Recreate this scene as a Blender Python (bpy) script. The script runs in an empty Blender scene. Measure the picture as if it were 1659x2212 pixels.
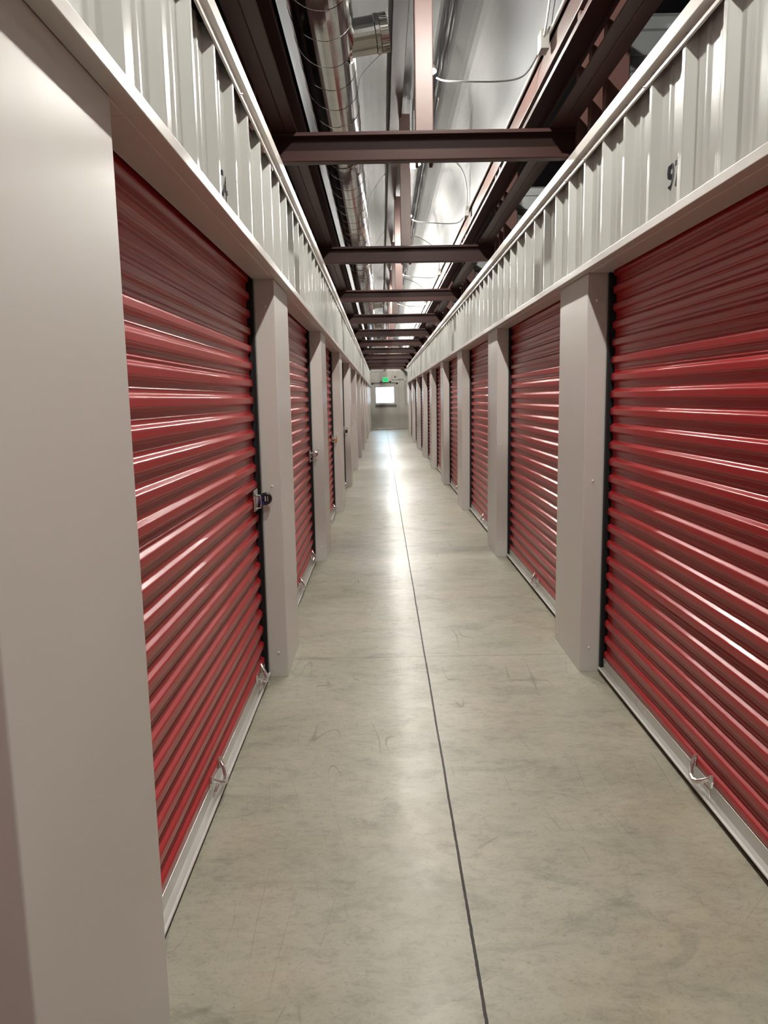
import bpy, bmesh, math, random
from mathutils import Vector, Matrix
random.seed(7)
C = bpy.context.scene.collection
scn = bpy.context.scene

# ------------------------------------------------------------------ camera
CX, CH, YAW, PITCH, ROLL, FPX = -0.24823, 1.4256, 0.0008, 0.14849, -0.01753, 1634.33
fw = Vector((math.sin(YAW)*math.cos(PITCH), math.cos(YAW)*math.cos(PITCH), -math.sin(PITCH)))
rt = Vector((math.cos(YAW), -math.sin(YAW), 0)); up = rt.cross(fw)
r2 = math.cos(ROLL)*rt + math.sin(ROLL)*up; u2 = -math.sin(ROLL)*rt + math.cos(ROLL)*up
cam = bpy.data.objects.new('camera', bpy.data.cameras.new('camera')); C.objects.link(cam)
cam.matrix_world = Matrix(((r2.x, u2.x, -fw.x, CX), (r2.y, u2.y, -fw.y, 0), (r2.z, u2.z, -fw.z, CH), (0, 0, 0, 1)))
cam.data.sensor_fit = 'HORIZONTAL'; cam.data.sensor_width = 36; cam.data.lens = FPX*36/1659
cam.data.clip_start = 0.02; cam.data.clip_end = 200
scn.camera = cam

# ------------------------------------------------------------------ daylight and exposure
W = bpy.data.worlds.new('daylight'); scn.world = W; W.use_nodes = True
bg = W.node_tree.nodes['Background']; bg.inputs[0].default_value = (0.60, 0.80, 1.0, 1); bg.inputs[1].default_value = 18.0
scn.view_settings.view_transform = 'Standard'; scn.view_settings.look = 'None'
scn.view_settings.gamma = 1; scn.view_settings.use_curve_mapping = False
scn.view_settings.exposure = 0.0
scn.cycles.diffuse_bounces = 2; scn.cycles.glossy_bounces = 4; scn.cycles.max_bounces = 8
LAMP_STRENGTH = 2350.0
LAMP_COLOR = (1.0, 0.97, 0.895)

# ------------------------------------------------------------------ materials
def mat(name, col, rough=0.5, metal=0.0, var=0.0, vscale=3.0, bump=0.0, bscale=8.0, bdist=0.01, spec=0.5, coat=0.0, stretch=(1, 1, 1), rvar=0.0):
    m = bpy.data.materials.new(name); m.use_nodes = True
    n = m.node_tree.nodes; l = m.node_tree.links; b = n['Principled BSDF']
    b.inputs['Base Color'].default_value = (*col, 1); b.inputs['Roughness'].default_value = rough
    b.inputs['Metallic'].default_value = metal; b.inputs['Specular IOR Level'].default_value = spec
    b.inputs['Coat Weight'].default_value = coat; b.inputs['Coat Roughness'].default_value = 0.12
    if var or bump or rvar:
        tc = n.new('ShaderNodeTexCoord'); mp = n.new('ShaderNodeMapping'); mp.inputs['Scale'].default_value = stretch
        l.new(tc.outputs['Object'], mp.inputs[0])
    if var:
        nz = n.new('ShaderNodeTexNoise'); nz.inputs['Scale'].default_value = vscale; nz.inputs['Detail'].default_value = 5
        l.new(mp.outputs[0], nz.inputs[0])
        rp = n.new('ShaderNodeValToRGB'); rp.color_ramp.elements[0].position = 0.3; rp.color_ramp.elements[1].position = 0.7
        rp.color_ramp.elements[0].color = (*[c*(1-var) for c in col], 1); rp.color_ramp.elements[1].color = (*[min(1, c*(1+var)) for c in col], 1)
        l.new(nz.outputs[0], rp.inputs[0]); l.new(rp.outputs[0], b.inputs['Base Color'])
    if rvar:
        nr = n.new('ShaderNodeTexNoise'); nr.inputs['Scale'].default_value = vscale*2.3; nr.inputs['Detail'].default_value = 4
        l.new(mp.outputs[0], nr.inputs[0])
        mr = n.new('ShaderNodeMapRange'); mr.inputs['To Min'].default_value = max(0.02, rough-rvar); mr.inputs['To Max'].default_value = rough+rvar
        mr.inputs['From Min'].default_value = 0.3; mr.inputs['From Max'].default_value = 0.7
        l.new(nr.outputs[0], mr.inputs[0]); l.new(mr.outputs[0], b.inputs['Roughness'])
    if bump:
        nb = n.new('ShaderNodeTexNoise'); nb.inputs['Scale'].default_value = bscale; nb.inputs['Detail'].default_value = 3
        l.new(mp.outputs[0], nb.inputs[0])
        bp = n.new('ShaderNodeBump'); bp.inputs['Strength'].default_value = bump; bp.inputs['Distance'].default_value = bdist
        l.new(nb.outputs[0], bp.inputs['Height']); l.new(bp.outputs[0], b.inputs['Normal'])
    return m

def emis(name, col, s):
    m = bpy.data.materials.new(name); m.use_nodes = True
    n = m.node_tree.nodes; n.remove(n['Principled BSDF'])
    e = n.new('ShaderNodeEmission'); e.inputs[0].default_value = (*col, 1); e.inputs[1].default_value = s
    m.node_tree.links.new(e.outputs[0], n['Material Output'].inputs[0]); return m

M = {}
M['white'] = mat('off white painted steel', (0.635, 0.605, 0.565), 0.34, bump=0.16, bscale=2.2, bdist=0.02, stretch=(1, 1, 0.5))
M['panel'] = mat('pale grey ribbed steel', (0.44, 0.442, 0.418), 0.30, bump=0.06, bscale=3, bdist=0.02, stretch=(1, 1, 0.4))
M['red'] = mat('red painted steel', (0.36, 0.014, 0.018), 0.29, coat=0.1)
M['oxide'] = mat('shaded red oxide primer steel', (0.036, 0.0125, 0.0105), 0.50, spec=0.22)  # darkened so the overhead shade on beams and tracks sits in the colour
M['post'] = mat('lit primer steel', (0.125, 0.070, 0.060), 0.45, var=0.10, vscale=6)  # lighter copy of the oxide primer, lamplight and glare put into its colour
M['stud'] = mat('primer steel stud', (0.075, 0.034, 0.028), 0.5, spec=0.3)
M['galv'] = mat('galvanised steel', (0.56, 0.55, 0.51), 0.33, 0.45, var=0.05, vscale=5)
M['bright'] = mat('bright zinc steel', (0.78, 0.77, 0.74), 0.2, 1.0)
M['duct'] = mat('spiral duct zinc', (0.40, 0.40, 0.385), 0.12, 1.0, var=0.10, vscale=9, bump=0.08, bscale=5, bdist=0.01)
M['black'] = mat('black rubber', (0.008, 0.008, 0.010), 0.55)
M['dark'] = mat('painted void shade', (0.012, 0.014, 0.02), 0.8)  # near-black colour stands in for the unlit void above the units
M['vinyl'] = mat('grey vinyl facing', (0.15, 0.152, 0.16), 0.50, bump=0.04, bscale=5, bdist=0.02, stretch=(0.5, 2.2, 1), spec=0.2)
M['gpanel'] = mat('bare grey sheet', (0.28, 0.29, 0.29), 0.5, 0.2, var=0.08, vscale=5)
M['screw'] = mat('zinc screw head', (0.8, 0.79, 0.76), 0.3, 0.3)
M['chrome'] = mat('chrome', (0.78, 0.77, 0.75), 0.15, 0.85)
M['brass'] = mat('brass', (0.75, 0.55, 0.22), 0.25, 1.0)
M['blackmetal'] = mat('black lock body', (0.01, 0.01, 0.012), 0.2, coat=0.5)
M['blue'] = mat('blue lock shackle', (0.008, 0.006, 0.09), 0.3)
M['ink'] = mat('black vinyl lettering', (0.012, 0.012, 0.018), 0.45)
M['door'] = mat('grey beige painted door', (0.50, 0.48, 0.43), 0.4, var=0.03, vscale=4)
M['closer'] = mat('aluminium', (0.6, 0.6, 0.58), 0.3, 0.9)
M['darkgrey'] = mat('dark grey metal', (0.10, 0.10, 0.10), 0.4, 0.3)
M['brown'] = mat('brown plastic', (0.10, 0.04, 0.03), 0.5)
M['porcelain'] = mat('white porcelain', (0.75, 0.74, 0.70), 0.3)
M['sticker'] = mat('paper sticker', (0.62, 0.58, 0.54), 0.5, var=0.25, vscale=60)
M['bulb'] = emis('lit bulb', LAMP_COLOR, LAMP_STRENGTH)
M['signface'] = emis('exit sign face', (0.07, 0.80, 0.26), 1.0)
M['signtext'] = emis('exit sign letters', (0.0, 0.40, 0.10), 1.0)

def glass():
    m = bpy.data.materials.new('window glass'); m.use_nodes = True
    n = m.node_tree.nodes; l = m.node_tree.links; n.remove(n['Principled BSDF'])
    t = n.new('ShaderNodeBsdfTransparent'); t.inputs[0].default_value = (0.93, 0.96, 0.95, 1)
    g = n.new('ShaderNodeBsdfGlossy'); g.inputs['Roughness'].default_value = 0.02
    f = n.new('ShaderNodeFresnel'); f.inputs['IOR'].default_value = 1.45
    x = n.new('ShaderNodeMixShader'); l.new(f.outputs[0], x.inputs[0]); l.new(t.outputs[0], x.inputs[1]); l.new(g.outputs[0], x.inputs[2])
    l.new(x.outputs[0], n['Material Output'].inputs[0]); return m
M['glass'] = glass()

def concrete():
    m = bpy.data.materials.new('sealed concrete'); m.use_nodes = True
    n = m.node_tree.nodes; l = m.node_tree.links; b = n['Principled BSDF']
    tc = n.new('ShaderNodeTexCoord')
    def noise(scale, detail=6, rough=0.6, stretch=None, dist=0.0, off=(0, 0, 0), rot=0.0):
        mp = n.new('ShaderNodeMapping'); mp.vector_type = 'TEXTURE' if False else 'POINT'; mp.inputs['Rotation'].default_value = (0, 0, rot); mp.inputs['Scale'].default_value = stretch or (1, 1, 1); mp.inputs['Location'].default_value = off
        l.new(tc.outputs['Object'], mp.inputs[0])
        z = n.new('ShaderNodeTexNoise'); z.inputs['Scale'].default_value = scale; z.inputs['Detail'].default_value = detail
        z.inputs['Roughness'].default_value = rough; z.inputs['Distortion'].default_value = dist
        l.new(mp.outputs[0], z.inputs[0]); return z.outputs[0]
    def ramp(src, stops):
        r = n.new('ShaderNodeValToRGB'); el = r.color_ramp.elements
        el[0].position, el[0].color = stops[0][0], (*stops[0][1], 1); el[1].position, el[1].color = stops[-1][0], (*stops[-1][1], 1)
        for p, c in stops[1:-1]:
            e = el.new(p); e.color = (*c, 1)
        l.new(src, r.inputs[0]); return r.outputs[0]
    def mix(a, bb, f, mode='MIX'):
        x = n.new('ShaderNodeMix'); x.data_type = 'RGBA'; x.blend_type = mode
        for s, v in ((0, f), (6, a), (7, bb)):
            if hasattr(v, 'links'): l.new(v, x.inputs[s])
            else: x.inputs[s].default_value = v if s == 0 else (*v, 1)
        return x.outputs[2]
    def math_(op, a, bb=None, c=None):
        x = n.new('ShaderNodeMath'); x.operation = op
        for i, v in enumerate((a, bb, c)):
            if v is None: continue
            if hasattr(v, 'links'): l.new(v, x.inputs[i])
            else: x.inputs[i].default_value = v
        return x.outputs[0]
    base = ramp(noise(1.1, 8, 0.62, (1, 1.3, 1)), [(0.30, (0.325, 0.312, 0.240)), (0.5, (0.405, 0.385, 0.305)), (0.70, (0.45, 0.43, 0.35))])
    cloud = ramp(noise(3.1, 9, 0.72, (1, 1.8, 1), 0.6, (3, 1, 0)), [(0.34, (0.70, 0.72, 0.72)), (0.46, (0.92, 0.92, 0.91)), (0.60, (1, 1, 1)), (0.72, (1.08, 1.06, 1.02))])
    c1 = mix(base, cloud, 1.0, 'MULTIPLY')
    pink = ramp(noise(2.0, 4, 0.5, None, 0, (7, 3, 0)), [(0.5, (1, 1, 1)), (0.68, (1.03, 0.985, 0.96))])
    c1 = mix(c1, pink, 1.0, 'MULTIPLY')
    speck = ramp(noise(95, 3, 0.7), [(0.30, (0.62, 0.62, 0.62)), (0.40, (1, 1, 1)), (0.8, (1.06, 1.06, 1.05))])
    c2 = mix(c1, speck, 0.8, 'MULTIPLY')
    mott = ramp(noise(22, 6, 0.75, (0.8, 1.5, 1), 0.8), [(0.33, (0.80, 0.80, 0.80)), (0.5, (1, 1, 1)), (0.7, (1.07, 1.07, 1.06))])
    c2 = mix(c2, mott, 0.9, 'MULTIPLY')
    # hairline scratches and scuffs: thin level lines of stretched noise, broken up by a mask
    def lines(scale, stretch, off, wdt, lo, hi, mscale, rot=0.0):
        # rotate first, then stretch, so the hairlines run straight at an angle
        vr = n.new('ShaderNodeVectorRotate'); vr.rotation_type = 'Z_AXIS'; vr.inputs['Angle'].default_value = rot; l.new(tc.outputs['Object'], vr.inputs[0])
        mp = n.new('ShaderNodeMapping'); mp.inputs['Scale'].default_value = stretch; mp.inputs['Location'].default_value = off; l.new(vr.outputs[0], mp.inputs[0])
        z = n.new('ShaderNodeTexNoise'); z.inputs['Scale'].default_value = scale; z.inputs['Detail'].default_value = 0.0; l.new(mp.outputs[0], z.inputs[0])
        d = math_('ABSOLUTE', math_('SUBTRACT', z.outputs[0], 0.5))
        k = n.new('ShaderNodeMapRange'); k.inputs['From Min'].default_value = 0; k.inputs['From Max'].default_value = wdt
        k.inputs['To Min'].default_value = 1; k.inputs['To Max'].default_value = 0; l.new(d, k.inputs[0])
        mk = n.new('ShaderNodeMapRange'); mk.inputs['From Min'].default_value = lo; mk.inputs['From Max'].default_value = hi
        l.new(noise(mscale, 2, 0.5, None, 0, (off[1], off[0], 0)), mk.inputs[0])
        return math_('MULTIPLY', k.outputs[0], mk.outputs[0])
    s1 = lines(3.2, (2.6, 0.22, 1), (1, 2, 0), 0.006, 0.54, 0.60, 2.6, 0.06)
    s2 = lines(3.8, (2.4, 0.20, 1), (5, 9, 0), 0.005, 0.56, 0.62, 3.3, -0.22)
    s3 = lines(3.4, (2.6, 0.18, 1), (11, 4, 0), 0.005, 0.60, 0.64, 3.9, 0.85)
    sc = math_('MAXIMUM', math_('MAXIMUM', s1, s2), s3)
    c3 = mix(c2, (0.13, 0.115, 0.09), math_('MULTIPLY', sc, 0.38))
    # saw cut joints
    sep = n.new('ShaderNodeSeparateXYZ'); l.new(tc.outputs['Object'], sep.inputs[0])
    wob = math_('MULTIPLY', math_('SUBTRACT', noise(1.5, 2, 0.5, (0, 1, 0)), 0.5), 0.006)
    wob2 = math_('MULTIPLY', math_('SUBTRACT', noise(40, 3, 0.6), 0.5), 0.004)
    dx = math_('ABSOLUTE', math_('ADD', math_('ADD', math_('ADD', sep.outputs[0], 0.031), wob), wob2))
    jl = math_('LESS_THAN', dx, 0.0042)
    ym = math_('PINGPONG', math_('SUBTRACT', sep.outputs[1], 4.055-2.925*20), 2.925/2)
    jt = math_('MULTIPLY', math_('LESS_THAN', ym, 0.0022), 0.75)
    c4 = mix(c3, (0.03, 0.022, 0.02), math_('MAXIMUM', jl, jt))
    l.new(c4, b.inputs['Base Color'])
    rr = n.new('ShaderNodeMapRange'); rr.inputs['From Min'].default_value = 0.3; rr.inputs['From Max'].default_value = 0.7
    rr.inputs['To Min'].default_value = 0.33; rr.inputs['To Max'].default_value = 0.50; l.new(noise(9, 7, 0.75, (1, 1, 1), 1.0), rr.inputs[0])
    rj = math_('ADD', rr.outputs[0], math_('MULTIPLY', math_('MAXIMUM', jl, sc), 0.3))
    l.new(rj, b.inputs['Roughness'])
    bp = n.new('ShaderNodeBump'); bp.inputs['Strength'].default_value = 0.25; bp.inputs['Distance'].default_value = 0.006
    l.new(noise(6, 6, 0.6, (1, 1, 1), 0.3), bp.inputs['Height']); l.new(bp.outputs[0], b.inputs['Normal'])
    b.inputs['Specular IOR Level'].default_value = 0.3
    b.inputs['Coat Weight'].default_value = 0.15; b.inputs['Coat Roughness'].default_value = 0.22; b.inputs['Coat IOR'].default_value = 1.45; l.new(bp.outputs[0], b.inputs['Coat Normal'])
    return m
M['floor'] = concrete()

# ------------------------------------------------------------------ mesh helpers
def fillet(pts, r, n=2, closed=False):
    out = []; N = len(pts)
    for i, p in enumerate(pts):
        if not closed and i in (0, N-1): out.append(tuple(p)); continue
        p = Vector(p); a = Vector(pts[i-1]); b = Vector(pts[(i+1) % N])
        da, db = (a-p), (b-p); la, lb = da.length, db.length
        rr = min(r, la*0.45, lb*0.45); pa = p+da.normalized()*rr; pb = p+db.normalized()*rr
        for k in range(n+1):
            t = k/n; out.append(tuple((1-t)**2*pa+2*t*(1-t)*p+t*t*pb))
    return out

class MB:
    def __init__(s): s.v = []; s.f = []; s.sm = []
    def add(s, v, f, smooth=False):
        b = len(s.v); s.v += [tuple(p) for p in v]; s.f += [tuple(i+b for i in q) for q in f]; s.sm += [smooth]*len(f); return s
    def box(s, x0, x1, y0, y1, z0, z1):
        v = [(x, y, z) for z in (z0, z1) for y in (y0, y1) for x in (x0, x1)]
        return s.add(v, [(0, 2, 3, 1), (4, 5, 7, 6), (0, 1, 5, 4), (2, 6, 7, 3), (0, 4, 6, 2), (1, 3, 7, 5)])
    def rbox(s, x0, x1, y0, y1, z0, z1, r=0.003, axis='z'):
        # box with rounded edges along one axis
        if axis == 'z': pr = fillet([(x0, y0), (x1, y0), (x1, y1), (x0, y1)], r, 2, True); return s.prism(pr, z0, z1, lambda a, b, c: (a, b, c))
        if axis == 'y': pr = fillet([(x0, z0), (x1, z0), (x1, z1), (x0, z1)], r, 2, True); return s.prism(pr, y0, y1, lambda a, b, c: (a, c, b))
        pr = fillet([(y0, z0), (y1, z0), (y1, z1), (y0, z1)], r, 2, True); return s.prism(pr, x0, x1, lambda a, b, c: (c, a, b))
    def prism(s, pr, c0, c1, fn, smooth=True):
        n = len(pr); v = [fn(a, b, c0) for a, b in pr]+[fn(a, b, c1) for a, b in pr]
        s.add(v, [(i, (i+1) % n, n+(i+1) % n, n+i) for i in range(n)], smooth)
        s.add(v[:n], [tuple(range(n))[::-1]]); s.add(v[n:], [tuple(range(n))]); return s
    def sheet(s, pr, cs, fn, smooth=True):
        # open profile swept along a third coordinate
        n = len(pr); v = []; f = []
        for c in cs: v += [fn(a, b, c) for a, b in pr]
        for k in range(len(cs)-1):
            for i in range(n-1): f.append((k*n+i, k*n+i+1, (k+1)*n+i+1, (k+1)*n+i))
        return s.add(v, f, smooth)
    def tube(s, pts, r, seg=10, caps=True):
        pts = [Vector(p) for p in pts]; v = []; f = []; N = len(pts); up_ = None
        for i, p in enumerate(pts):
            t = (pts[min(i+1, N-1)]-pts[max(i-1, 0)]).normalized()
            if up_ is None: up_ = Vector((0, 0, 1)) if abs(t.z) < 0.9 else Vector((1, 0, 0))
            a = t.cross(up_).normalized(); up_ = a.cross(t).normalized()
            rr = r[i] if isinstance(r, (list, tuple)) else r
            for k in range(seg):
                w = 2*math.pi*k/seg; v.append(p+a*math.cos(w)*rr+up_*math.sin(w)*rr)
        for i in range(N-1):
            for k in range(seg): f.append((i*seg+k, i*seg+(k+1) % seg, (i+1)*seg+(k+1) % seg, (i+1)*seg+k))
        s.add(v, f, True)
        if caps: s.add(v[:seg], [tuple(range(seg))[::-1]]); s.add(v[-seg:], [tuple(range(seg))])
        return s
    def lathe(s, prof, c, axis, seg=20):
        # prof: (distance along axis, radius)
        ax = Vector(axis).normalized(); o = Vector((0, 0, 1)) if abs(ax.z) < 0.9 else Vector((1, 0, 0))
        a = ax.cross(o).normalized(); b = a.cross(ax); c = Vector(c); v = []; f = []
        for d, r in prof:
            for k in range(seg):
                w = 2*math.pi*k/seg; v.append(c+ax*d+(a*math.cos(w)+b*math.sin(w))*max(r, 1e-5))
        for i in range(len(prof)-1):
            for k in range(seg): f.append((i*seg+k, i*seg+(k+1) % seg, (i+1)*seg+(k+1) % seg, (i+1)*seg+k))
        return s.add(v, f, True)
    def build(s, name, m, parent=None, solid=0.0, autosmooth=True):
        me = bpy.data.meshes.new(name); me.from_pydata(s.v, [], s.f); me.update()
        bm = bmesh.new(); bm.from_mesh(me); bmesh.ops.remove_doubles(bm, verts=bm.verts, dist=1e-5)
        if not solid: bmesh.ops.recalc_face_normals(bm, faces=bm.faces)
        for e in bm.edges:
            if len(e.link_faces) == 2 and e.calc_face_angle(0) > math.radians(50): e.smooth = False
        bm.to_mesh(me); bm.free()
        for mm in (m if isinstance(m, (list, tuple)) else [m]): me.materials.append(mm)
        o = bpy.data.objects.new(name, me); C.objects.link(o)
        if parent: o.parent = parent; o.matrix_parent_inverse = parent.matrix_world.inverted() if False else Matrix.Translation(-parent.location)
        if solid:
            md = o.modifiers.new('thickness', 'SOLIDIFY'); md.thickness = solid; md.offset = 0
        return o

def tag(o, label, cat, group=None):
    o['label'] = label; o['category'] = cat
    if group: o['group'] = group
    return o
def thing(name, label, cat, loc, group=None):
    o = bpy.data.objects.new(name, None); C.objects.link(o); o.location = loc; o.empty_display_size = 0.1
    return tag(o, label, cat, group)
def struct(o): o['kind'] = 'structure'; return o
ORD = ['nearest', 'second', 'third', 'fourth', 'fifth', 'sixth', 'seventh', 'eighth', 'ninth', 'tenth', 'eleventh', 'twelfth', 'thirteenth', 'fourteenth']

# ------------------------------------------------------------------ layout (metres; corridor along +Y)
HW = 0.76            # half corridor width at the pilaster faces
RC = 0.0957          # recess of the doors
HZ = 2.008           # underside of the header
YE = 36.75           # end wall
LY = [(0.968, 1.555), (3.785, 4.314), (6.636, 7.190), (9.588, 10.14), (12.44, 13.0), (15.46, 16.02), (18.51, 19.07), (21.62, 22.18), (24.65, 25.2), (27.69, 28.24), (30.6, 31.15), (33.5, 34.05), (36.2, 36.74)]
RY = [(0.86, 1.42), (3.777, 4.344), (6.674, 7.240), (9.593, 10.15), (12.475, 13.03), (15.39, 15.95), (18.36, 18.92), (21.52, 22.07), (24.95, 25.5), (28.58, 29.14)]
BY = [4.3127, 7.4016, 10.282, 13.187, 15.993, 18.80, 21.78, 24.78, 27.55, 30.45, 33.3]

# ------------------------------------------------------------------ floor, outer shell, ceiling
struct(MB().box(-3.2, 3.2, -3.2, YE+0.0, -0.12, 0).build('floor', M['floor']))
struct(MB().box(-9, 9, YE+0.12, YE+25, -0.2, -0.05).build('ground', mat('outside gravel', (0.45, 0.45, 0.42), 0.9, var=0.2, vscale=3)))
# draped insulation facing over the corridor
prof = [(-0.775, 3.53), (-0.77, 3.66), (-0.72, 3.80), (-0.58, 3.93), (-0.36, 4.02), (-0.12, 4.06), (0.06, 4.08), (0.20, 4.07), (0.245, 4.03), (0.255, 3.985), (0.275, 3.98), (0.29, 4.0), (0.36, 4.0), (0.50, 3.965), (0.62, 3.87), (0.70, 3.75), (0.745, 3.62), (0.765, 3.53)]
ys = [-3.2+0.12*i for i in range(int((YE+3.2)/0.12)+1)]+[YE]
ins = MB()
_p = [Vector(q) for q in prof]; prof = []
for i in range(len(_p)-1):
    p0, p1, p2, p3 = _p[max(i-1, 0)], _p[i], _p[i+1], _p[min(i+2, len(_p)-1)]
    for k in range(4):
        u = k/4; prof.append(tuple(0.5*((2*p1)+(p2-p0)*u+(2*p0-5*p1+4*p2-p3)*u*u+(3*p1-p0-3*p2+p3)*u**3)))
prof.append(tuple(_p[-1]))
n_ = len(prof); v = []; f = []
for k, y in enumerate(ys):
    sag = 0.006*math.sin(y*2.1)+0.006*math.sin(y*0.9+1)
    for i, (x, z) in enumerate(prof):
        w = math.sin(math.pi*i/(n_-1)); cr = 0.0
        if 32 <= i <= 44: cr = 0.005*math.sin(y*61)+random.uniform(-0.003, 0.003)
        v.append((x+cr*0.6, y, z+sag*w+cr))
for k in range(len(ys)-1):
    for i in range(n_-1): f.append((k*n_+i, k*n_+i+1, (k+1)*n_+i+1, (k+1)*n_+i))
ins.add(v, f, True); struct(ins.build('ceiling', M['vinyl']))
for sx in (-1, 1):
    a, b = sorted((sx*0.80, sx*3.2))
    struct(MB().box(a, b, -3.2, YE, 3.515, 3.56).build('ceiling', M['dark']))  # sheet over the units, darkness of the void painted on
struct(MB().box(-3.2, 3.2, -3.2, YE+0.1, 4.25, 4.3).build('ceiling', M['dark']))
struct(MB().box(-3.25, -3.2, -3.2, YE+0.1, -0.1, 4.3).build('wall_left', M['dark']))
struct(MB().box(3.2, 3.25, -3.2, YE+0.1, -0.1, 4.3).build('wall_right', M['dark']))
struct(MB().box(-3.2, 3.2, -3.25, -3.2, -0.1, 4.3).build('wall_front', M['white']))

# ------------------------------------------------------------------ ribbed header walls
def rib_profile(y0, y1, phase, pitch=0.305):
    # (y, depth): depth 0 = valley, 1 = crest ; crest far edge sits at phase + k*pitch
    pts = [(y0, 0.0)]; k = math.floor((y0-phase)/pitch)
    while True:
        e = phase+k*pitch
        for dy, d in ((-0.252, 0), (-0.246, 0.006), (-0.228, 0.006), (-0.222, 0), (-0.152, 0), (-0.146, 0.006), (-0.128, 0.006), (-0.122, 0), (-0.052, 0), (-0.028, 0.032), (0.0, 0.032), (0.024, 0)):
            y = e+dy
            if y0+0.001 < y < y1-0.001: pts.append((y, d))
        k += 1
        if e > y1+pitch: break
    pts = sorted(set(pts)); pts.append((y1, 0.0)); return pts
def ribbed(side, y0, y1, phase):
    pr = fillet(rib_profile(y0, y1, phase), 0.0035, 2)
    return MB().sheet(pr, (HZ+0.02, 2.30, 2.58), lambda a, d, z: (side*(0.790-d), a, z))
wl = struct(ribbed(-1, -3.2, YE, 2.600).build('wall_left', M['panel'], solid=0.0012))
wr = struct(ribbed(1, -3.2, 29.29, 2.670).build('wall_right', M['panel'], solid=0.0012))
# header angle: 30 mm face, soffit back to the door guide; one length per bay, butted
def header(side, yy, yend):
    edges = [-3.2, 1.65 if side < 0 else 1.3]+[p[1]-0.08 for p in yy[1:]]; edges[-1] = yend
    edges = sorted(set(round(e, 3) for e in edges))
    for i in range(len(edges)-1):
        a, b = edges[i]+0.0006, edges[i+1]-0.0006
        pr = fillet([(0.776, HZ+0.031), (0.720, HZ+0.031), (0.720, HZ), (HW-0.002, HZ), (HW-0.001, HZ+0.0025), (HW+0.004, HZ+0.0025), (HW+0.005, HZ), (0.862, HZ), (0.864, HZ+0.03)], 0.0016, 2)
        struct(MB().sheet(pr, (a, b), lambda x, z, y: (side*x, y, z)).build('trim_%d' % (1 if side < 0 else 2), M['white'], solid=0.0012))
header(-1, LY, YE); header(1, RY, 29.29)
# cap rail on top of the ribbed wall
def cap(side, y1, joints):
    pr = fillet([(0.758, 2.547), (0.7505, 2.547), (0.7505, 2.560), (0.765, 2.562), (0.765, 2.577), (0.752, 2.585), (0.7355, 2.586), (0.7350, 2.635), (0.80, 2.640)], 0.002, 2)
    e = [-3.2]+joints+[y1]
    for i in range(len(e)-1):
        o = struct(MB().sheet(pr, (e[i]+0.0015, e[i+1]-0.0015), lambda x, z, y: (side*x, y, z)).build('trim_%d' % (3 if side < 0 else 4), M['white'], solid=0.0012))
        y = e[i]+0.25
        k = 0
        while y < e[i+1] and y < 16:
            if y > 0.5:
                s = MB().lathe([(0.0, 0.0055), (0.003, 0.0055), (0.0055, 0.003), (0.006, 0)], (side*0.7455, y, 2.5515), (-side*0.3, 0, -1), 10)
                so = s.build('screw', M['screw'], o)
            y += 0.85
cap(-1, YE, [3.82, 9.9, 16.0, 22.1, 28.2]); cap(1, 29.3, [3.965, 10.06, 16.2, 22.3])
# numbers stuck on the ribbed wall
def lettering(txt, size, loc, rot, m, name, parent=None, ext=0.0006, off=0.0, sx=1.0):
    cu = bpy.data.curves.new(name, 'FONT'); cu.body = txt; cu.size = size; cu.extrude = ext; cu.align_x = 'CENTER'; cu.align_y = 'CENTER'; cu.offset = off
    t = bpy.data.objects.new(name+'_tmp', cu); C.objects.link(t); bpy.context.view_layer.update()
    me = bpy.data.meshes.new_from_object(t.evaluated_get(bpy.context.evaluated_depsgraph_get())); bpy.data.objects.remove(t)
    me.materials.clear(); me.materials.append(m)
    o = bpy.data.objects.new(name, me); C.objects.link(o); o.location = loc; o.rotation_euler = rot; o.scale = (sx, 1, 1)
    if parent: o.parent = parent; o.matrix_parent_inverse = Matrix.Translation(-parent.location)
    return o
def conform(o, side, phase):
    # press the lettering onto the ribs it is stuck to
    me = o.data; mw = o.matrix_world if False else (Matrix.LocRotScale(o.location, o.rotation_euler, o.scale))
    bm = bmesh.new(); bm.from_mesh(me); bm.transform(mw)
    prf = [q for q in fillet(rib_profile(2.4, 3.2, phase), 0.0035, 2)]
    for y, d in prf:
        bmesh.ops.bisect_plane(bm, geom=bm.verts[:]+bm.edges[:]+bm.faces[:], plane_co=(0, y, 0), plane_no=(0, 1, 0))
    for v_ in bm.verts:
        y = v_.co.y
        for (a, p), (b, q) in zip(prf, prf[1:]):
            if a <= y <= b:
                d = p+(q-p)*(y-a)/max(b-a, 1e-6); break
        v_.co.x = side*(0.790-d-0.0009)
    bm.to_mesh(me); bm.free(); o.location = (0, 0, 0); o.rotation_euler = (0, 0, 0); o.scale = (1, 1, 1); return o
tag(conform(lettering('97', 0.118, (0.7885, 2.785, 2.178), (math.pi/2, 0, -math.pi/2), M['ink'], 'unit_number', ext=0, off=0.004, sx=0.92), 1, 2.670), 'black number 97 stuck on the ribbed wall above the nearest right-hand red door', 'number')
tag(conform(lettering('74', 0.118, (-0.7885, 2.80, 2.168), (math.pi/2, 0, math.pi/2), M['ink'], 'unit_number', ext=0, off=0.004, sx=0.92), -1, 2.600), 'black number half hidden by a rib above the nearest left-hand red door', 'number')

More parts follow.
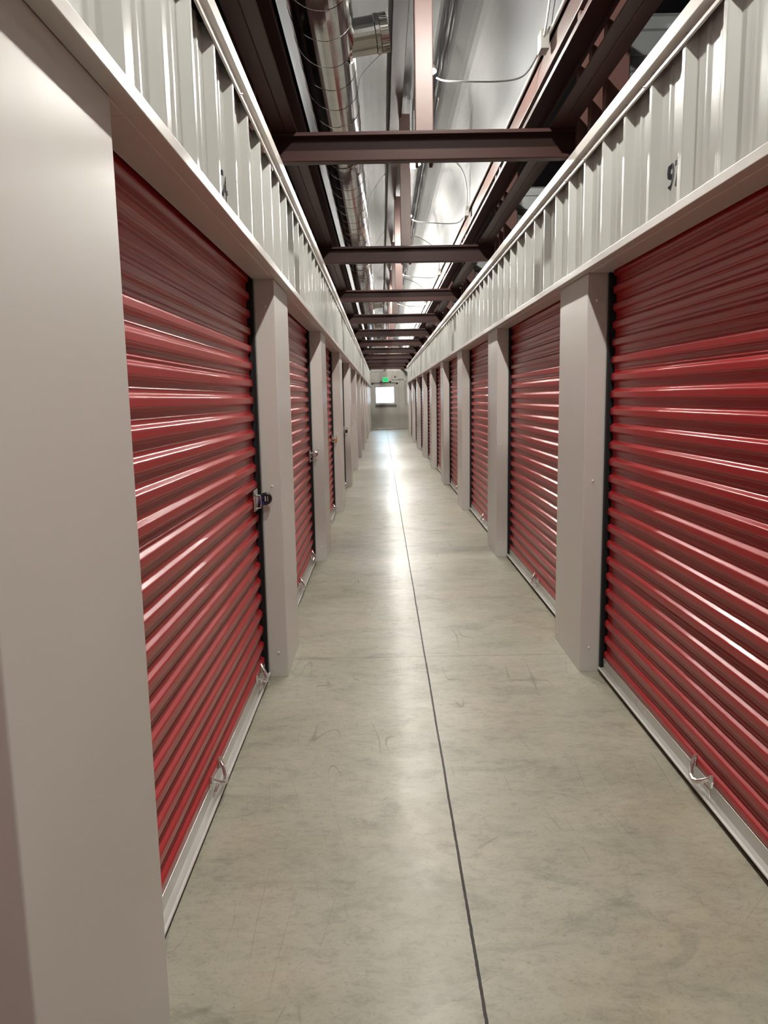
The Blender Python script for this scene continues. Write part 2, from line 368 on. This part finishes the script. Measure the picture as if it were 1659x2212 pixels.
# ------------------------------------------------------------------ pilasters
def pilaster(side, y0, y1, i, last, who=None):
    who = who or ('%s off-white steel pilaster from the camera along the left-hand row of red doors' if side < 0 else '%s off-white steel pilaster from the camera along the right-hand row of red doors') % ORD[i]
    t = thing('pilaster', who, 'pillar', (side*HW, (y0+y1)/2, 0), 'pilasters between the red doors')
    pr = fillet([(HW+RC+0.022, y0+0.004), (HW+RC, y0+0.004), (HW+RC, y0), (HW, y0), (HW, y1), (HW+RC, y1), (HW+RC, y1-0.004), (HW+RC+0.022, y1-0.004)], 0.0035, 3)
    MB().sheet(pr, (0.001, 0.5, 1.0, 1.5, HZ-0.001), lambda x, y, z: (side*x, y, z)).build('casing', M['white'], t, solid=0.0012)
    if i and i < 6:
        for z in (0.13, 1.0, 1.88):
            MB().lathe([(0, 0.007), (0.003, 0.007), (0.0055, 0.0045), (0.006, 0)], (side*0.806, y0-0.0006, z), (0, -1, 0), 12).build('screw', M['screw'], t)
    MB().lathe([(0, 0.006), (0.002, 0.006), (0.004, 0.004), (0.0045, 0)], (side*(HW-0.0006), y1-0.06, 0.05), (-side, 0, 0), 10).build('screw', M['screw'], t)
for i, (a, b) in enumerate(LY): pilaster(-1, a, b, i, False)
for i, (a, b) in enumerate(RY): pilaster(1, a, b, i, False)
pilaster(-1, -2.0, -1.45, 0, False, 'off-white steel pilaster on the left, behind the camera')
pilaster(1, -2.1, -1.55, 0, False, 'off-white steel pilaster on the right, behind the camera')

# ------------------------------------------------------------------ roll-up doors
PITCH_Z = 0.083
def curtain_profile():
    pts = [(0.0, 0.068)]; z = 0.068; k = 0
    while z < HZ+0.02:
        pts += [(0, z+0.008), (0.0155, z+0.018), (0.0155, z+0.044), (0, z+0.055)]
        if k % 6 == 5: pts += [(0, z+0.062), (0.0035, z+0.0645), (0.0035, z+0.067), (0, z+0.0695), (0.0, z+0.0745), (0.0035, z+0.0765)]
        else: pts += [(0, z+0.066), (0.0025, z+0.0685), (0, z+0.071)]
        z += PITCH_Z; k += 1
    pts.append((0, z)); return fillet(pts, 0.0035, 2)
CURT = curtain_profile()
def hook(side, xb, y, t):
    # bent plate foot handle on the bottom bar with its two ears
    s = side; x = s*xb
    def P(dx, dy, z): return (x-s*dx, y+dy, z)
    path = [P(0.003, 0.075, 0.122), P(0.010, 0.070, 0.108), P(0.020, 0.062, 0.092), P(0.030, 0.045, 0.078), P(0.038, 0.02, 0.070), P(0.042, -0.01, 0.069), P(0.038, -0.035, 0.076), P(0.026, -0.052, 0.088), P(0.012, -0.062, 0.100), P(0.003, -0.066, 0.112)]
    MB().tube(path, [0.005, 0.0065, 0.008, 0.009, 0.0095, 0.0095, 0.009, 0.008, 0.0065, 0.005], 10).build('pull_handle', M['chrome'], t)
    m = MB()
    m.tube([P(0.030, -0.045, 0.082), P(0.030, -0.075, 0.090), P(0.022, -0.092, 0.074), P(0.018, -0.088, 0.050)], 0.0055, 8)
    m.tube([P(0.003, 0.070, 0.118), P(0.003, 0.078, 0.098), P(0.003, 0.074, 0.078)], 0.008, 8)
    m.tube([P(0.003, -0.066, 0.115), P(0.003, -0.074, 0.095), P(0.003, -0.070, 0.072)], 0.008, 8)
    m.build('handle_hook', M['chrome'], t)
def roll_door(side, y0, y1, i, label=None):
    a, b = y0+0.002, y1-0.002; s = side
    desc = {(-1, 0): 'wide red ribbed roll-up door fastened by a round black lock, nearest on the left',
            (-1, 1): 'red ribbed roll-up door with a round chrome lock, second on the left',
            (-1, 2): 'red ribbed roll-up door with a brass padlock, third on the left',
            (1, 0): 'large red ribbed roll-up door under the number 97, right edge of the photo'}
    label = label or desc.get((side, i), '%s red ribbed roll-up door from the camera on the %s of the corridor' % (ORD[i], 'left' if s < 0 else 'right'))
    t = thing('roll_up_door', label, 'door', (s*0.88, (y0+y1)/2, 0), 'red roll-up doors along the corridor')
    cb = HW+RC+0.036                       # curtain valley plane
    MB().sheet(CURT, (a+0.028, b-0.028), lambda d, z, y: (s*(cb-d), y, z)).build('curtain', M['red'], t, solid=0.001)
    for yy, dr in ((a, 1), (b, -1)):       # black guide channels
        m = MB(); e0, e1 = sorted((yy, yy+dr*0.020)); m.box(*sorted((s*(HW+RC+0.0035), s*(HW+RC+0.0105))), e0, e1, 0.0, HZ)
        e0, e1 = sorted((yy, yy+dr*0.004)); m.box(*sorted((s*(HW+RC+0.0035), s*(HW+RC+0.055))), e0, e1, 0.0, HZ)
        e0, e1 = sorted((yy, yy+dr*0.045)); m.box(*sorted((s*(HW+RC+0.045), s*(HW+RC+0.055))), e0, e1, 0.0, HZ)
        m.build('guide', M['black'], t)
    fx = HW+RC+0.016
    m = MB(); pr = fillet([(cb+0.004, 0.080), (fx+0.004, 0.080), (fx+0.004, 0.0315), (fx-0.020, 0.0300), (fx-0.020, 0.0270), (fx+0.007, 0.0275), (cb+0.004, 0.028)], 0.001, 2)
    m.sheet(pr, (a+0.024, b-0.024), lambda x, z, y: (s*x, y, z)); m.build('bottom_bar', M['galv'], t, solid=0.0012)
    MB().tube([(s*(fx-0.0195), a+0.024, 0.0300), (s*(fx-0.0195), b-0.024, 0.0300)], 0.0058, 10).build('bar_lip', M['screw'], t)['label'] = 'rounded lip of the bottom bar, painted pale as a highlight'  # pale finish imitates the light caught along the lip
    MB().rbox(*sorted((s*(fx-0.012), s*(fx+0.02))), a+0.022, b-0.022, 0.001, 0.0255, 0.006, 'y').build('rubber_seal', M['black'], t)
    MB().box(*sorted((s*(HW+RC+0.045), s*(HW+RC+0.075))), y0-0.02, y1+0.02, HZ-0.06, HZ+0.02).build('top_seal', M['black'], t)
    if i < 6:
        for hy in ((b-1.21, b-0.22) if s < 0 else (a+1.10,)):
            hook(s, fx+0.006, hy, t)
        for hy in (a+0.06, b-0.06):
            MB().lathe([(0, 0.006), (0.003, 0.006), (0.005, 0)], (s*(fx+0.003), hy, 0.055), (-s, 0, 0), 10).build('bolt', M['bright'], t)
    if s < 0 and i < 6:                    # slide latch at the far jamb
        ly = b-0.115; lx = HW+RC+0.012
        m = MB(); m.rbox(*sorted((s*lx, s*(lx+0.004))), ly-0.055, ly+0.045, 0.895, 1.0, 0.006, 'x')
        m.tube([(s*(lx-0.004), ly-0.05, 0.912), (s*(lx-0.026), ly-0.045, 0.915), (s*(lx-0.030), ly-0.04, 0.945), (s*(lx-0.026), ly-0.045, 0.975), (s*(lx-0.004), ly-0.05, 0.98)], 0.003, 6)
        m.build('latch_plate', M['chrome'], t)
        m = MB().rbox(*sorted((s*(lx-0.012), s*(lx-0.002))), ly-0.03, b-0.004, 0.935, 0.962, 0.004, 'y'); m.build('latch_bolt', M['chrome'], t)
    if s > 0 and i == 0:
        MB().box(*sorted((s*(fx+0.0034), s*(fx+0.0028))), 3.09, 3.26, 0.046, 0.074).build('sticker', M['sticker'], t)['label'] = 'pale paper sticker on the bottom bar'
for i in range(len(LY)-1): roll_door(-1, LY[i][1], LY[i+1][0], i)
for i in range(len(RY)-1): roll_door(1, RY[i][1], RY[i+1][0], i)
roll_door(-1, -1.45, LY[0][0], 9, 'red ribbed roll-up door on the left beside the camera, before the first pilaster')
roll_door(1, -1.55, RY[0][0], 9, 'red ribbed roll-up door on the right beside the camera, out of the photo')

# ------------------------------------------------------------------ locks
def shackle(m, c, w, h, r, up_=1):
    x, y, z = c; pts = []
    for k in range(9):
        w_ = math.pi*k/8; pts.append((x, y-math.cos(w_)*w, z+up_*math.sin(w_)*h))
    m.tube([(x, y-w, z-up_*0.012)]+pts+[(x, y+w, z-up_*0.012)], r, 8)
t = thing('disc_lock', 'round black disc combination lock hanging at the jamb of the nearest left door', 'lock', (-0.832, 3.70, 0.947))
MB().lathe([(0.013, 0), (0.013, 0.026), (0.010, 0.0315), (-0.010, 0.0315), (-0.013, 0.026), (-0.013, 0)], (-0.829, 3.715, 0.948), (0, -1, 0), 28).build('lock_body', M['blackmetal'], t)
m = MB()
for k in range(4): m.rbox(-0.832, -0.826, 3.7012, 3.7035, 0.9365+k*0.0062, 0.9410+k*0.0062, 0.001, 'y')
m.build('dial_window', M['sticker'], t)['label'] = 'row of four pale number dials'
MB().box(-0.8185, -0.8165, 3.7012, 3.7022, 0.936, 0.960).build('index_mark', M['porcelain'], t)['label'] = 'pale upright mark beside the dials'
m = MB(); m.tube([(-0.842, 3.702, 0.955), (-0.850, 3.690, 0.945), (-0.852, 3.676, 0.935), (-0.848, 3.672, 0.925), (-0.842, 3.685, 0.922), (-0.838, 3.702, 0.93)], 0.0075, 8)
m.build('shackle', M['blue'], t)['label'] = 'dark blue shackle'
t = thing('disc_lock', 'round chrome disc padlock hanging at the jamb of the second left door', 'lock', (-0.832, 6.50, 0.965))
MB().lathe([(0.012, 0), (0.012, 0.008), (0.008, 0.012), (0.012, 0.022), (0.009, 0.032), (-0.009, 0.032), (-0.012, 0.026), (-0.012, 0)], (-0.829, 6.50, 0.962), (0, -1, 0), 28).build('lock_body', M['chrome'], t)
MB().tube([(-0.842, 6.49, 0.975), (-0.853, 6.475, 0.970), (-0.856, 6.468, 0.958), (-0.850, 6.475, 0.948), (-0.842, 6.49, 0.95)], 0.006, 8).build('shackle', M['darkgrey'], t)
t = thing('padlock', 'small brass padlock hanging from the latch of the third left door', 'lock', (-0.834, 9.46, 0.93))
MB().rbox(-0.848, -0.808, 9.44, 9.462, 0.895, 0.945, 0.005, 'y').build('lock_body', M['brass'], t)
m = MB(); m.tube([(-0.842, 9.45, 0.94), (-0.842, 9.45, 0.965), (-0.836, 9.45, 0.976), (-0.824, 9.45, 0.978), (-0.816, 9.45, 0.968), (-0.814, 9.45, 0.94)], 0.004, 8); m.build('shackle', M['chrome'], t)
t = thing('padlock', 'small dark padlock on the latch of the fourth left door', 'lock', (-0.832, 12.33, 0.93))
MB().rbox(-0.848, -0.806, 12.32, 12.345, 0.89, 0.94, 0.005, 'y').build('lock_body', M['blackmetal'], t)
m = MB(); m.tube([(-0.842, 12.33, 0.93), (-0.842, 12.33, 0.968), (-0.828, 12.33, 0.982), (-0.812, 12.33, 0.968), (-0.812, 12.33, 0.93)], 0.004, 8); m.build('shackle', M['chrome'], t)

# ------------------------------------------------------------------ cross beams, posts, lamps
def crossbeam(y, i):
    z0, z1 = 2.697, 2.846
    pr = fillet([(0.0, z0+0.018), (0.0, z0), (0.064, z0), (0.064, z1), (0.0, z1), (0.0, z1-0.018)], 0.005, 3)
    lab = '%s brown steel channel beam spanning the corridor overhead' % ('nearest' if i == 0 else ORD[i]+' from the camera,')
    o = MB().sheet(pr, (-0.86, -0.3, 0.3, 0.86), lambda d, z, x: (x, y+d, z)).build('crossbeam', M['oxide'], solid=0.0025)
    return tag(o, lab.replace('from the camera, brown', 'from the camera: brown'), 'beam', 'crossbeams over the corridor')
def post(y, i):
    pr = fillet([(0.042, y+0.16), (0.060, y+0.16), (0.060, y+0.068), (-0.036, y+0.068), (-0.036, y+0.16), (-0.018, y+0.16)], 0.004, 3)
    o = MB().sheet(pr, (2.70, 3.3, 4.03), lambda x, yy, z: (x, yy, z)).build('roof_post', M['post'], solid=0.0025)
    return tag(o, 'brown steel roof post rising from the %s crossbeam' % ORD[i], 'post', 'roof posts above the crossbeams')
def lamp(y, i, lab):
    t = thing('light_fixture', lab, 'lamp', (0.093, y, 3.63), 'bulb fixtures along the corridor roof')
    m = MB(); m.lathe([(0.05, 0), (0.05, 0.04), (0.035, 0.044), (0.022, 0.050), (0.0, 0.064), (-0.026, 0.070), (-0.024, 0.066), (0.002, 0.058), (0.012, 0.044), (0.012, 0)], (0.093, y, 3.635), (0, 0, 1), 24)
    m.build('socket_shade', M['porcelain'], t)  # includes a shade added round the bulb to keep light off the ceiling
    MB().tube([(0.093, y, 3.68), (0.093, y, 4.09)], 0.009, 8).build('stem', M['galv'], t)
    r = 0.036; pf = [(-r*math.cos(math.pi*k/10), r*math.sin(math.pi*k/10)) for k in range(11)]
    MB().lathe(pf, (0.093, y, 3.605), (0, 0, 1), 16).build('bulb', M['bulb'], t)
for i, y in enumerate(BY): crossbeam(y, i); post(y, i)
LAMPS = [(-0.65, 'bare bulb fixture hanging behind the camera'), (1.40, 'bare bulb fixture over the nearest red doors, above the photo'), (3.45, 'bare bulb fixture hanging just before the nearest crossbeam, above the photo'),
         (5.50, 'bare bulb fixture hidden behind the nearest roof post, a grey wire running to it'), (7.55, 'glowing bare bulb beside the second roof post, seen under the nearest beam')]
LAMPS += [(7.55+2.05*k, '%s bare bulb fixture along the roof, beyond the glowing one under the nearest beam' % ORD[k]) for k in range(1, 14)]
for i, (y, lab) in enumerate(LAMPS): lamp(y, i, lab)

# ------------------------------------------------------------------ longitudinal framing over the two wall lines
for s in (-1, 1):
    nm = 'left' if s < 0 else 'right'
    pr = fillet([(0.675, 2.851), (0.678, 2.848), (0.734, 2.848), (0.738, 2.852), (0.742, 2.848), (0.806, 2.848), (0.806, 2.870)], 0.001, 1)
    tag(MB().sheet(pr, (-3.2, YE-0.02), lambda x, z, y: (s*x, y, z)).build('wall_track', M['oxide'], solid=0.0025), 'long dark flat steel track lying on the crossbeam ends at the %s' % nm, 'beam')
    pr = fillet([(0.698, 3.150), (0.698, 3.125), (0.800, 3.125), (0.800, 3.090)], 0.002, 2)
    tag(MB().sheet(pr, (-3.2, YE-0.02), lambda x, z, y: (s*x, y, z)).build('wall_girt', M['oxide'], solid=0.003), 'long brown steel girt with a lit lip, above the flat track on the %s' % nm, 'beam')
    pr = fillet([(0.83, 3.385), (0.798, 3.385), (0.798, 3.512), (0.83, 3.512)], 0.002, 2)
    tag(MB().sheet(pr, (-3.2, YE-0.02), lambda x, z, y: (s*x, y, z)).build('roof_track', M['post'], solid=0.003), 'long brown steel top track under the roof insulation edge on the %s' % nm, 'beam')
    yy = LY if s < 0 else RY
    for i, (a, b) in enumerate(yy):
        for k, dy in enumerate((-0.055, 0.20, 0.44)):
            y = a+dy
            pr = fillet([(0.822, y+0.052), (0.808, y+0.052), (0.808, y), (0.915, y), (0.915, y+0.052), (0.900, y+0.052)], 0.003, 2)
            o = MB().sheet(pr, (2.02, 3.40), lambda x, q, z: (s*x, q, z)).build('wall_stud', M['stud'], solid=0.002)
            tag(o, 'brown steel stud standing above the %s pilaster on the %s, %s of its three' % (ORD[i], nm, ('near one', 'middle one', 'far one')[k]), 'stud', 'studs above the pilasters')
        # grey divider sheet between two units, horizontal ribs
        z = 2.1; pr = [(0, z)]
        while z < 3.02:
            pr += [(0, z+0.10), (-0.010, z+0.108), (-0.010, z+0.128), (0.012, z+0.136), (0.012, z+0.168), (0, z+0.176)]; z += 0.178
        pr.append((0, 3.165))
        o = MB().sheet(pr, (0.93, 2.0, 3.19), lambda d, zz, x: (s*x, a+0.02+d, zz)).build('divider_panel', M['gpanel'], solid=0.001)
        tag(o, 'grey ribbed divider sheet behind the studs of the %s pilaster on the %s' % (ORD[i], nm), 'panel', 'divider sheets between units')
# roof purlin over the centre line
pr = fillet([(-0.020, 4.03), (-0.020, 4.0), (-0.126, 4.0), (-0.126, 4.16)], 0.003, 2)
tag(MB().sheet(pr, (-3.2, YE-0.02), lambda x, z, y: (x, y, z)).build('roof_purlin', M['oxide'], solid=0.003), 'long brown roof purlin running down the middle between duct and posts', 'beam')

# ------------------------------------------------------------------ spiral duct
t = thing('spiral_duct', 'shiny round spiral duct hung along the left above the crossbeams', 'duct', (-0.505, 10, 3.26))
m = MB(); seg = 48; v = []; f = []; pitch = 0.29; R_ = 0.150; y = -3.0; rows = []
step = pitch/2
nrow = int((34.5+3.0)/step)
for k in range(nrow+1):
    yy = -3.0+k*step
    for q in range(seg):
        ang = 2*math.pi*q/seg
        ph = ((yy/pitch)-q/seg) % 1.0
        r = R_
        v.append((-0.505+r*math.cos(ang), yy, 3.26+r*math.sin(ang)))
for k in range(nrow):
    for q in range(seg): f.append((k*seg+q, k*seg+(q+1) % seg, (k+1)*seg+(q+1) % seg, (k+1)*seg+q))
m.add(v, f, True); m.build('duct_pipe', M['duct'], t)
hp = [(-0.505+(R_+0.0008)*math.cos(2*math.pi*k/36), -3.0+k*pitch/36, 3.26+(R_+0.0008)*math.sin(2*math.pi*k/36)) for k in range(int(37.4/pitch*36))]
MB().tube(hp, 0.0014, 5).build('spiral_seam', M['duct'], t)
for yb in (4.25, 15.4, 19.8, 24.4):
    c0 = Vector((-0.385, yb, 3.275)); ax = Vector((1, 0.0, 0.16)).normalized()
    b = MB().lathe([(-0.02, 0.088), (0.135, 0.088), (0.14, 0.094), (0.16, 0.094), (0.165, 0.089), (0.205, 0.087), (0.206, 0.083), (0.02, 0.083)], c0, ax, 32)
    for k in range(40):
        w = 2*math.pi*k/40; o_ = Vector((0, 1, 0)); b2 = ax.cross(o_)
        p = c0+(o_*math.cos(w)+b2*math.sin(w))*0.0895
        b.tube([p+ax*0.166, p+ax*0.204], 0.0022, 4)
    col = b.build('branch_collar', M['duct'], t); col['label'] = 'short branch collar with crimped end'
    MB().lathe([(0.0, 0.088), (0.004, 0.106), (-0.012, 0.112)], c0+ax*0.0, ax, 32).build('branch_flange', M['bright'], t)
for yb in (5.9, 10.4, 17.2, 23.0):
    MB().lathe([(0, 0.151), (0, 0.156), (0.012, 0.157), (0.05, 0.157), (0.062, 0.156), (0.062, 0.151)], (-0.505, yb, 3.26), (0, 1, 0), 40).build('joint_band', M['duct'], t)
def wire(name, pts, r, m, lab, cat, group=None, n=8):
    P = [Vector(p) for p in pts]; out = []
    for i in range(len(P)-1):
        p0, p1, p2, p3 = P[max(i-1, 0)], P[i], P[i+1], P[min(i+2, len(P)-1)]
        for k in range(n):
            u = k/n; out.append(0.5*((2*p1)+(p2-p0)*u+(2*p0-5*p1+4*p2-p3)*u*u+(3*p1-p0-3*p2+p3)*u**3))
    out.append(P[-1])
    return tag(MB().tube(out, r, 6).build(name, m), lab, cat, group)
for i, yb in enumerate((2.2, 5.1, 8.2, 11.2, 14.2, 17.2, 20.2)):
    wire('duct_hanger', [(-0.14, yb+1.05, 4.02), (-0.22, yb+0.75, 3.86), (-0.34, yb+0.3, 3.56), (-0.36, yb, 3.36), (-0.42, yb-0.05, 3.15), (-0.505, yb-0.05, 3.108), (-0.60, yb-0.05, 3.14)], 0.0022, M['bright'],
         'thin wire hanger looped under the spiral duct, %s from the camera' % ORD[i], 'wire', 'wire hangers of the duct')

# ------------------------------------------------------------------ conduit, boxes and cables on the right track
tag(MB().tube([(0.775, -3.1, 3.525), (0.775, YE-0.2, 3.525)], 0.011, 10).build('conduit', M['galv']), 'thin metal conduit running along the top track on the right', 'pipe')
for i, y in enumerate([3.45+4.1*k for k in range(7)]):
    yb = y+1.38
    t = thing('junction_box', 'small metal junction box on the right track beside the %s bulb fixture' % ORD[i], 'box', (0.755, yb, 3.49), 'junction boxes on the right track')
    MB().rbox(0.722, 0.770, yb-0.052, yb+0.052, 3.44, 3.545, 0.006, 'x').build('box_body', M['galv'], t)
    MB().lathe([(0, 0.014), (0.02, 0.014), (0.024, 0.011), (0.035, 0.011), (0.035, 0)], (0.74, yb+0.05, 3.50), (0, 1, 0), 12).build('connector', M['bright'], t)
    wire('flexible_cable', [(0.738, yb-0.05, 3.50), (0.735, yb-0.16, 3.56), (0.70, yb-0.42, 3.66), (0.60, yb-0.75, 3.76), (0.35, yb-1.15, 3.82), (0.16, yb-1.32, 3.80), (0.106, yb-1.365, 3.74)], 0.0065, M['galv'],
         'armoured cable looping from the %s junction box on the right over to its bulb fixture' % ORD[i], 'cable', 'armoured cables to the bulb fixtures')
    wire('ceiling_wire', [(0.165, yb+0.69, 3.575), (0.22, yb+0.66, 3.545), (0.35, yb+0.60, 3.515), (0.55, yb+0.53, 3.485), (0.68, yb+0.46, 3.475), (0.735, yb+0.38, 3.495), (0.765, yb+0.2, 3.53)], 0.0055, M['darkgrey'],
         'thin grey wire from the right conduit to a bulb, beyond the %s junction box' % ORD[i], 'cable', 'drooping wires to the bulb fixtures')

# ------------------------------------------------------------------ end wall with the exit door
def end_wall():
    m = MB(); Y = YE
    dx0, dx1, dz = -0.655, 0.495, 2.13
    pr = []; x = -3.2; pts = [(-3.2, 0)]
    k = -12
    while True:
        e = k*0.29+0.02
        if e > 3.2: break
        for d, q in ((-0.020, 0), (-0.012, 0.010), (0.012, 0.010), (0.020, 0)):
            if -3.2 < e+d < 3.2: pts.append((e+d, q))
        k += 1
    pts.append((3.2, 0)); pts = sorted(pts)
    def part(x0, x1, z0, z1):
        p = [q for q in pts if x0 < q[0] < x1]; p = [(x0, 0)]+p+[(x1, 0)]
        m.sheet(p, (z0, z1), lambda a, d, z: (a, Y-0.001+d, z))
    part(-3.2, dx0, 0, 2.74); part(dx1, 3.2, 0, 2.74); part(dx0, dx1, dz, 2.74)
    m.box(-3.2, dx0, Y+0.012, Y+0.10, -0.1, 4.3); m.box(dx1, 3.2, Y+0.012, Y+0.10, -0.1, 4.3); m.box(dx0, dx1, Y+0.012, Y+0.10, dz, 4.3)
    struct(m.build('wall_back', M['door']))
    struct(MB().rbox(-3.2, 3.2, Y-0.03, Y, 2.72, 2.78, 0.004, 'x').build('trim_5', M['white']))
    d = struct(bpy.data.objects.new('door_1', None)); C.objects.link(d); d.location = ((dx0+dx1)/2, Y, 0)
    m = MB(); m.box(dx0-0.05, dx0+0.03, Y-0.02, Y+0.1, 0, dz+0.05); m.box(dx1-0.03, dx1+0.05, Y-0.02, Y+0.1, 0, dz+0.05); m.box(dx0-0.05, dx1+0.05, Y-0.02, Y+0.1, dz-0.03, dz+0.05)
    m.build('door_frame', M['door'], d)
    MB().box(dx0-0.06, dx1+0.06, Y-0.05, Y-0.015, dz+0.03, dz+0.065).build('drip_edge', M['darkgrey'], d)
    a, b, zb, zt = dx0+0.026, dx1-0.026, 0.012, dz-0.026
    wx0, wx1, wz0, wz1 = -0.515, 0.365, 1.225, 1.985
    m = MB(); m.box(a, wx0, Y+0.01, Y+0.055, zb, zt); m.box(wx1, b, Y+0.01, Y+0.055, zb, zt); m.box(wx0, wx1, Y+0.01, Y+0.055, zb, wz0); m.box(wx0, wx1, Y+0.01, Y+0.055, wz1, zt)
    m.build('door_leaf', M['door'], d)
    m = MB()
    for (x0, x1, z0, z1) in ((wx0-0.02, wx0+0.012, wz0-0.02, wz1+0.02), (wx1-0.012, wx1+0.02, wz0-0.02, wz1+0.02), (wx0, wx1, wz0-0.02, wz0+0.012), (wx0, wx1, wz1-0.012, wz1+0.02)): m.box(x0, x1, Y+0.002, Y+0.06, z0, z1)
    wf = m.build('window_frame', M['door'], d)
    MB().box(wx0, wx1, Y+0.03, Y+0.036, wz0, wz1).build('pane', M['glass'], wf)
    m = MB(); m.rbox(-0.545, 0.48, Y-0.085, Y-0.045, 1.075, 1.155, 0.008, 'x'); m.box(-0.53, -0.47, Y-0.05, Y+0.01, 1.07, 1.16); m.box(0.42, 0.47, Y-0.05, Y+0.01, 1.07, 1.16)
    m.build('push_bar', M['darkgrey'], d)
    m = MB(); m.rbox(-0.53, -0.30, Y-0.055, Y+0.01, 2.015, 2.065, 0.006, 'x'); m.tube([(-0.40, Y-0.04, 2.07), (-0.38, Y-0.10, 2.10), (-0.15, Y-0.05, 2.11)], 0.007, 6)
    m.build('door_closer', M['closer'], d)
    MB().rbox(dx0, dx1, Y-0.06, Y+0.06, 0.0, 0.018, 0.004, 'x').build('threshold', M['closer'], d)
end_wall()
struct(MB().box(-0.86, -0.76, YE-0.045, YE-0.002, 0, 2.7).build('trim_6', M['white']))
# right side past the last pilaster: the corridor widens
m = MB().box(0.79, 3.2, 29.16, 29.28, 0, 3.5); struct(m.build('wall_right', M['panel']))
pr = fillet([(y, d*0.5) for y, d in rib_profile(29.28, YE, 2.67)], 0.003, 1)
struct(MB().sheet(pr, (0, 3.5), lambda a, d, z: (1.9-d, a, z)).build('wall_right', M['panel'], solid=0.0012))
for i, x in enumerate((-0.04, 0.73)):
    tag(MB().box(x-0.045, x+0.045, YE-0.16, YE-0.02, 2.78, 2.90).build('beam_bracket', M['darkgrey']), 'small dark bracket over the exit door wall trim, the %s one' % ('left', 'right')[i], 'bracket')
# exit sign
t = thing('exit_sign', 'green lit exit sign with lamp heads above the far door', 'sign', (-0.04, YE-0.05, 2.33))
MB().rbox(-0.185, 0.105, YE-0.075, YE-0.022, 2.215, 2.435, 0.01, 'y').build('sign_housing', M['porcelain'], t)
MB().box(-0.175, 0.095, YE-0.079, YE-0.0755, 2.225, 2.425).build('sign_face', M['signface'], t)
lettering('EXIT', 0.15, (-0.04, YE-0.0805, 2.325), (math.pi/2, 0, 0), M['signtext'], 'lettering', t, off=0.002, sx=0.80)
for x in (-0.26, 0.20):
    m = MB().lathe([(0.06, 0), (0.06, 0.040), (0.0, 0.032), (-0.02, 0.02), (-0.02, 0)], (x, YE-0.09, 2.24), (0, -1, -0.3), 16); m.tube([(x, YE-0.08, 2.24), (-0.04+(0.12 if x > 0 else -0.12), YE-0.05, 2.25)], 0.012, 8)
    m.build('lamp_head', M['brown'], t)
m = MB().tube([(0.90, YE-0.045, 2.745), (0.90, YE-0.045, 1.30)], 0.013, 8); m.tube([(0.90, YE-0.045, 2.33), (0.26, YE-0.045, 2.33)], 0.013, 8)
tag(m.build('conduit', M['galv']), 'grey conduit running down the end wall right of the exit door', 'pipe')
tag(MB().rbox(0.86, 0.94, YE-0.07, YE-0.02, 2.28, 2.38, 0.01, 'y').build('junction_box', M['galv']), 'grey junction box where the end wall conduits meet', 'box')
t = thing('pull_station', 'round metal switch at the lower end of the wall conduit by the exit door', 'switch', (0.90, YE-0.05, 1.24))
MB().rbox(0.855, 0.945, YE-0.07, YE-0.02, 1.17, 1.31, 0.012, 'y').build('box_body', M['galv'], t)
MB().lathe([(0.0, 0.03), (0.02, 0.03), (0.03, 0.02), (0.03, 0)], (0.90, YE-0.07, 1.25), (0, -1, 0), 14).build('knob', M['chrome'], t)
tag(MB().lathe([(0.0, 0.045), (0.03, 0.045), (0.045, 0.03), (0.045, 0)], (0.42, YE-0.02, 2.46), (0, -1, 0), 16).build('wall_sensor', M['darkgrey']), 'small round grey sensor on the wall right of the exit sign', 'sensor')
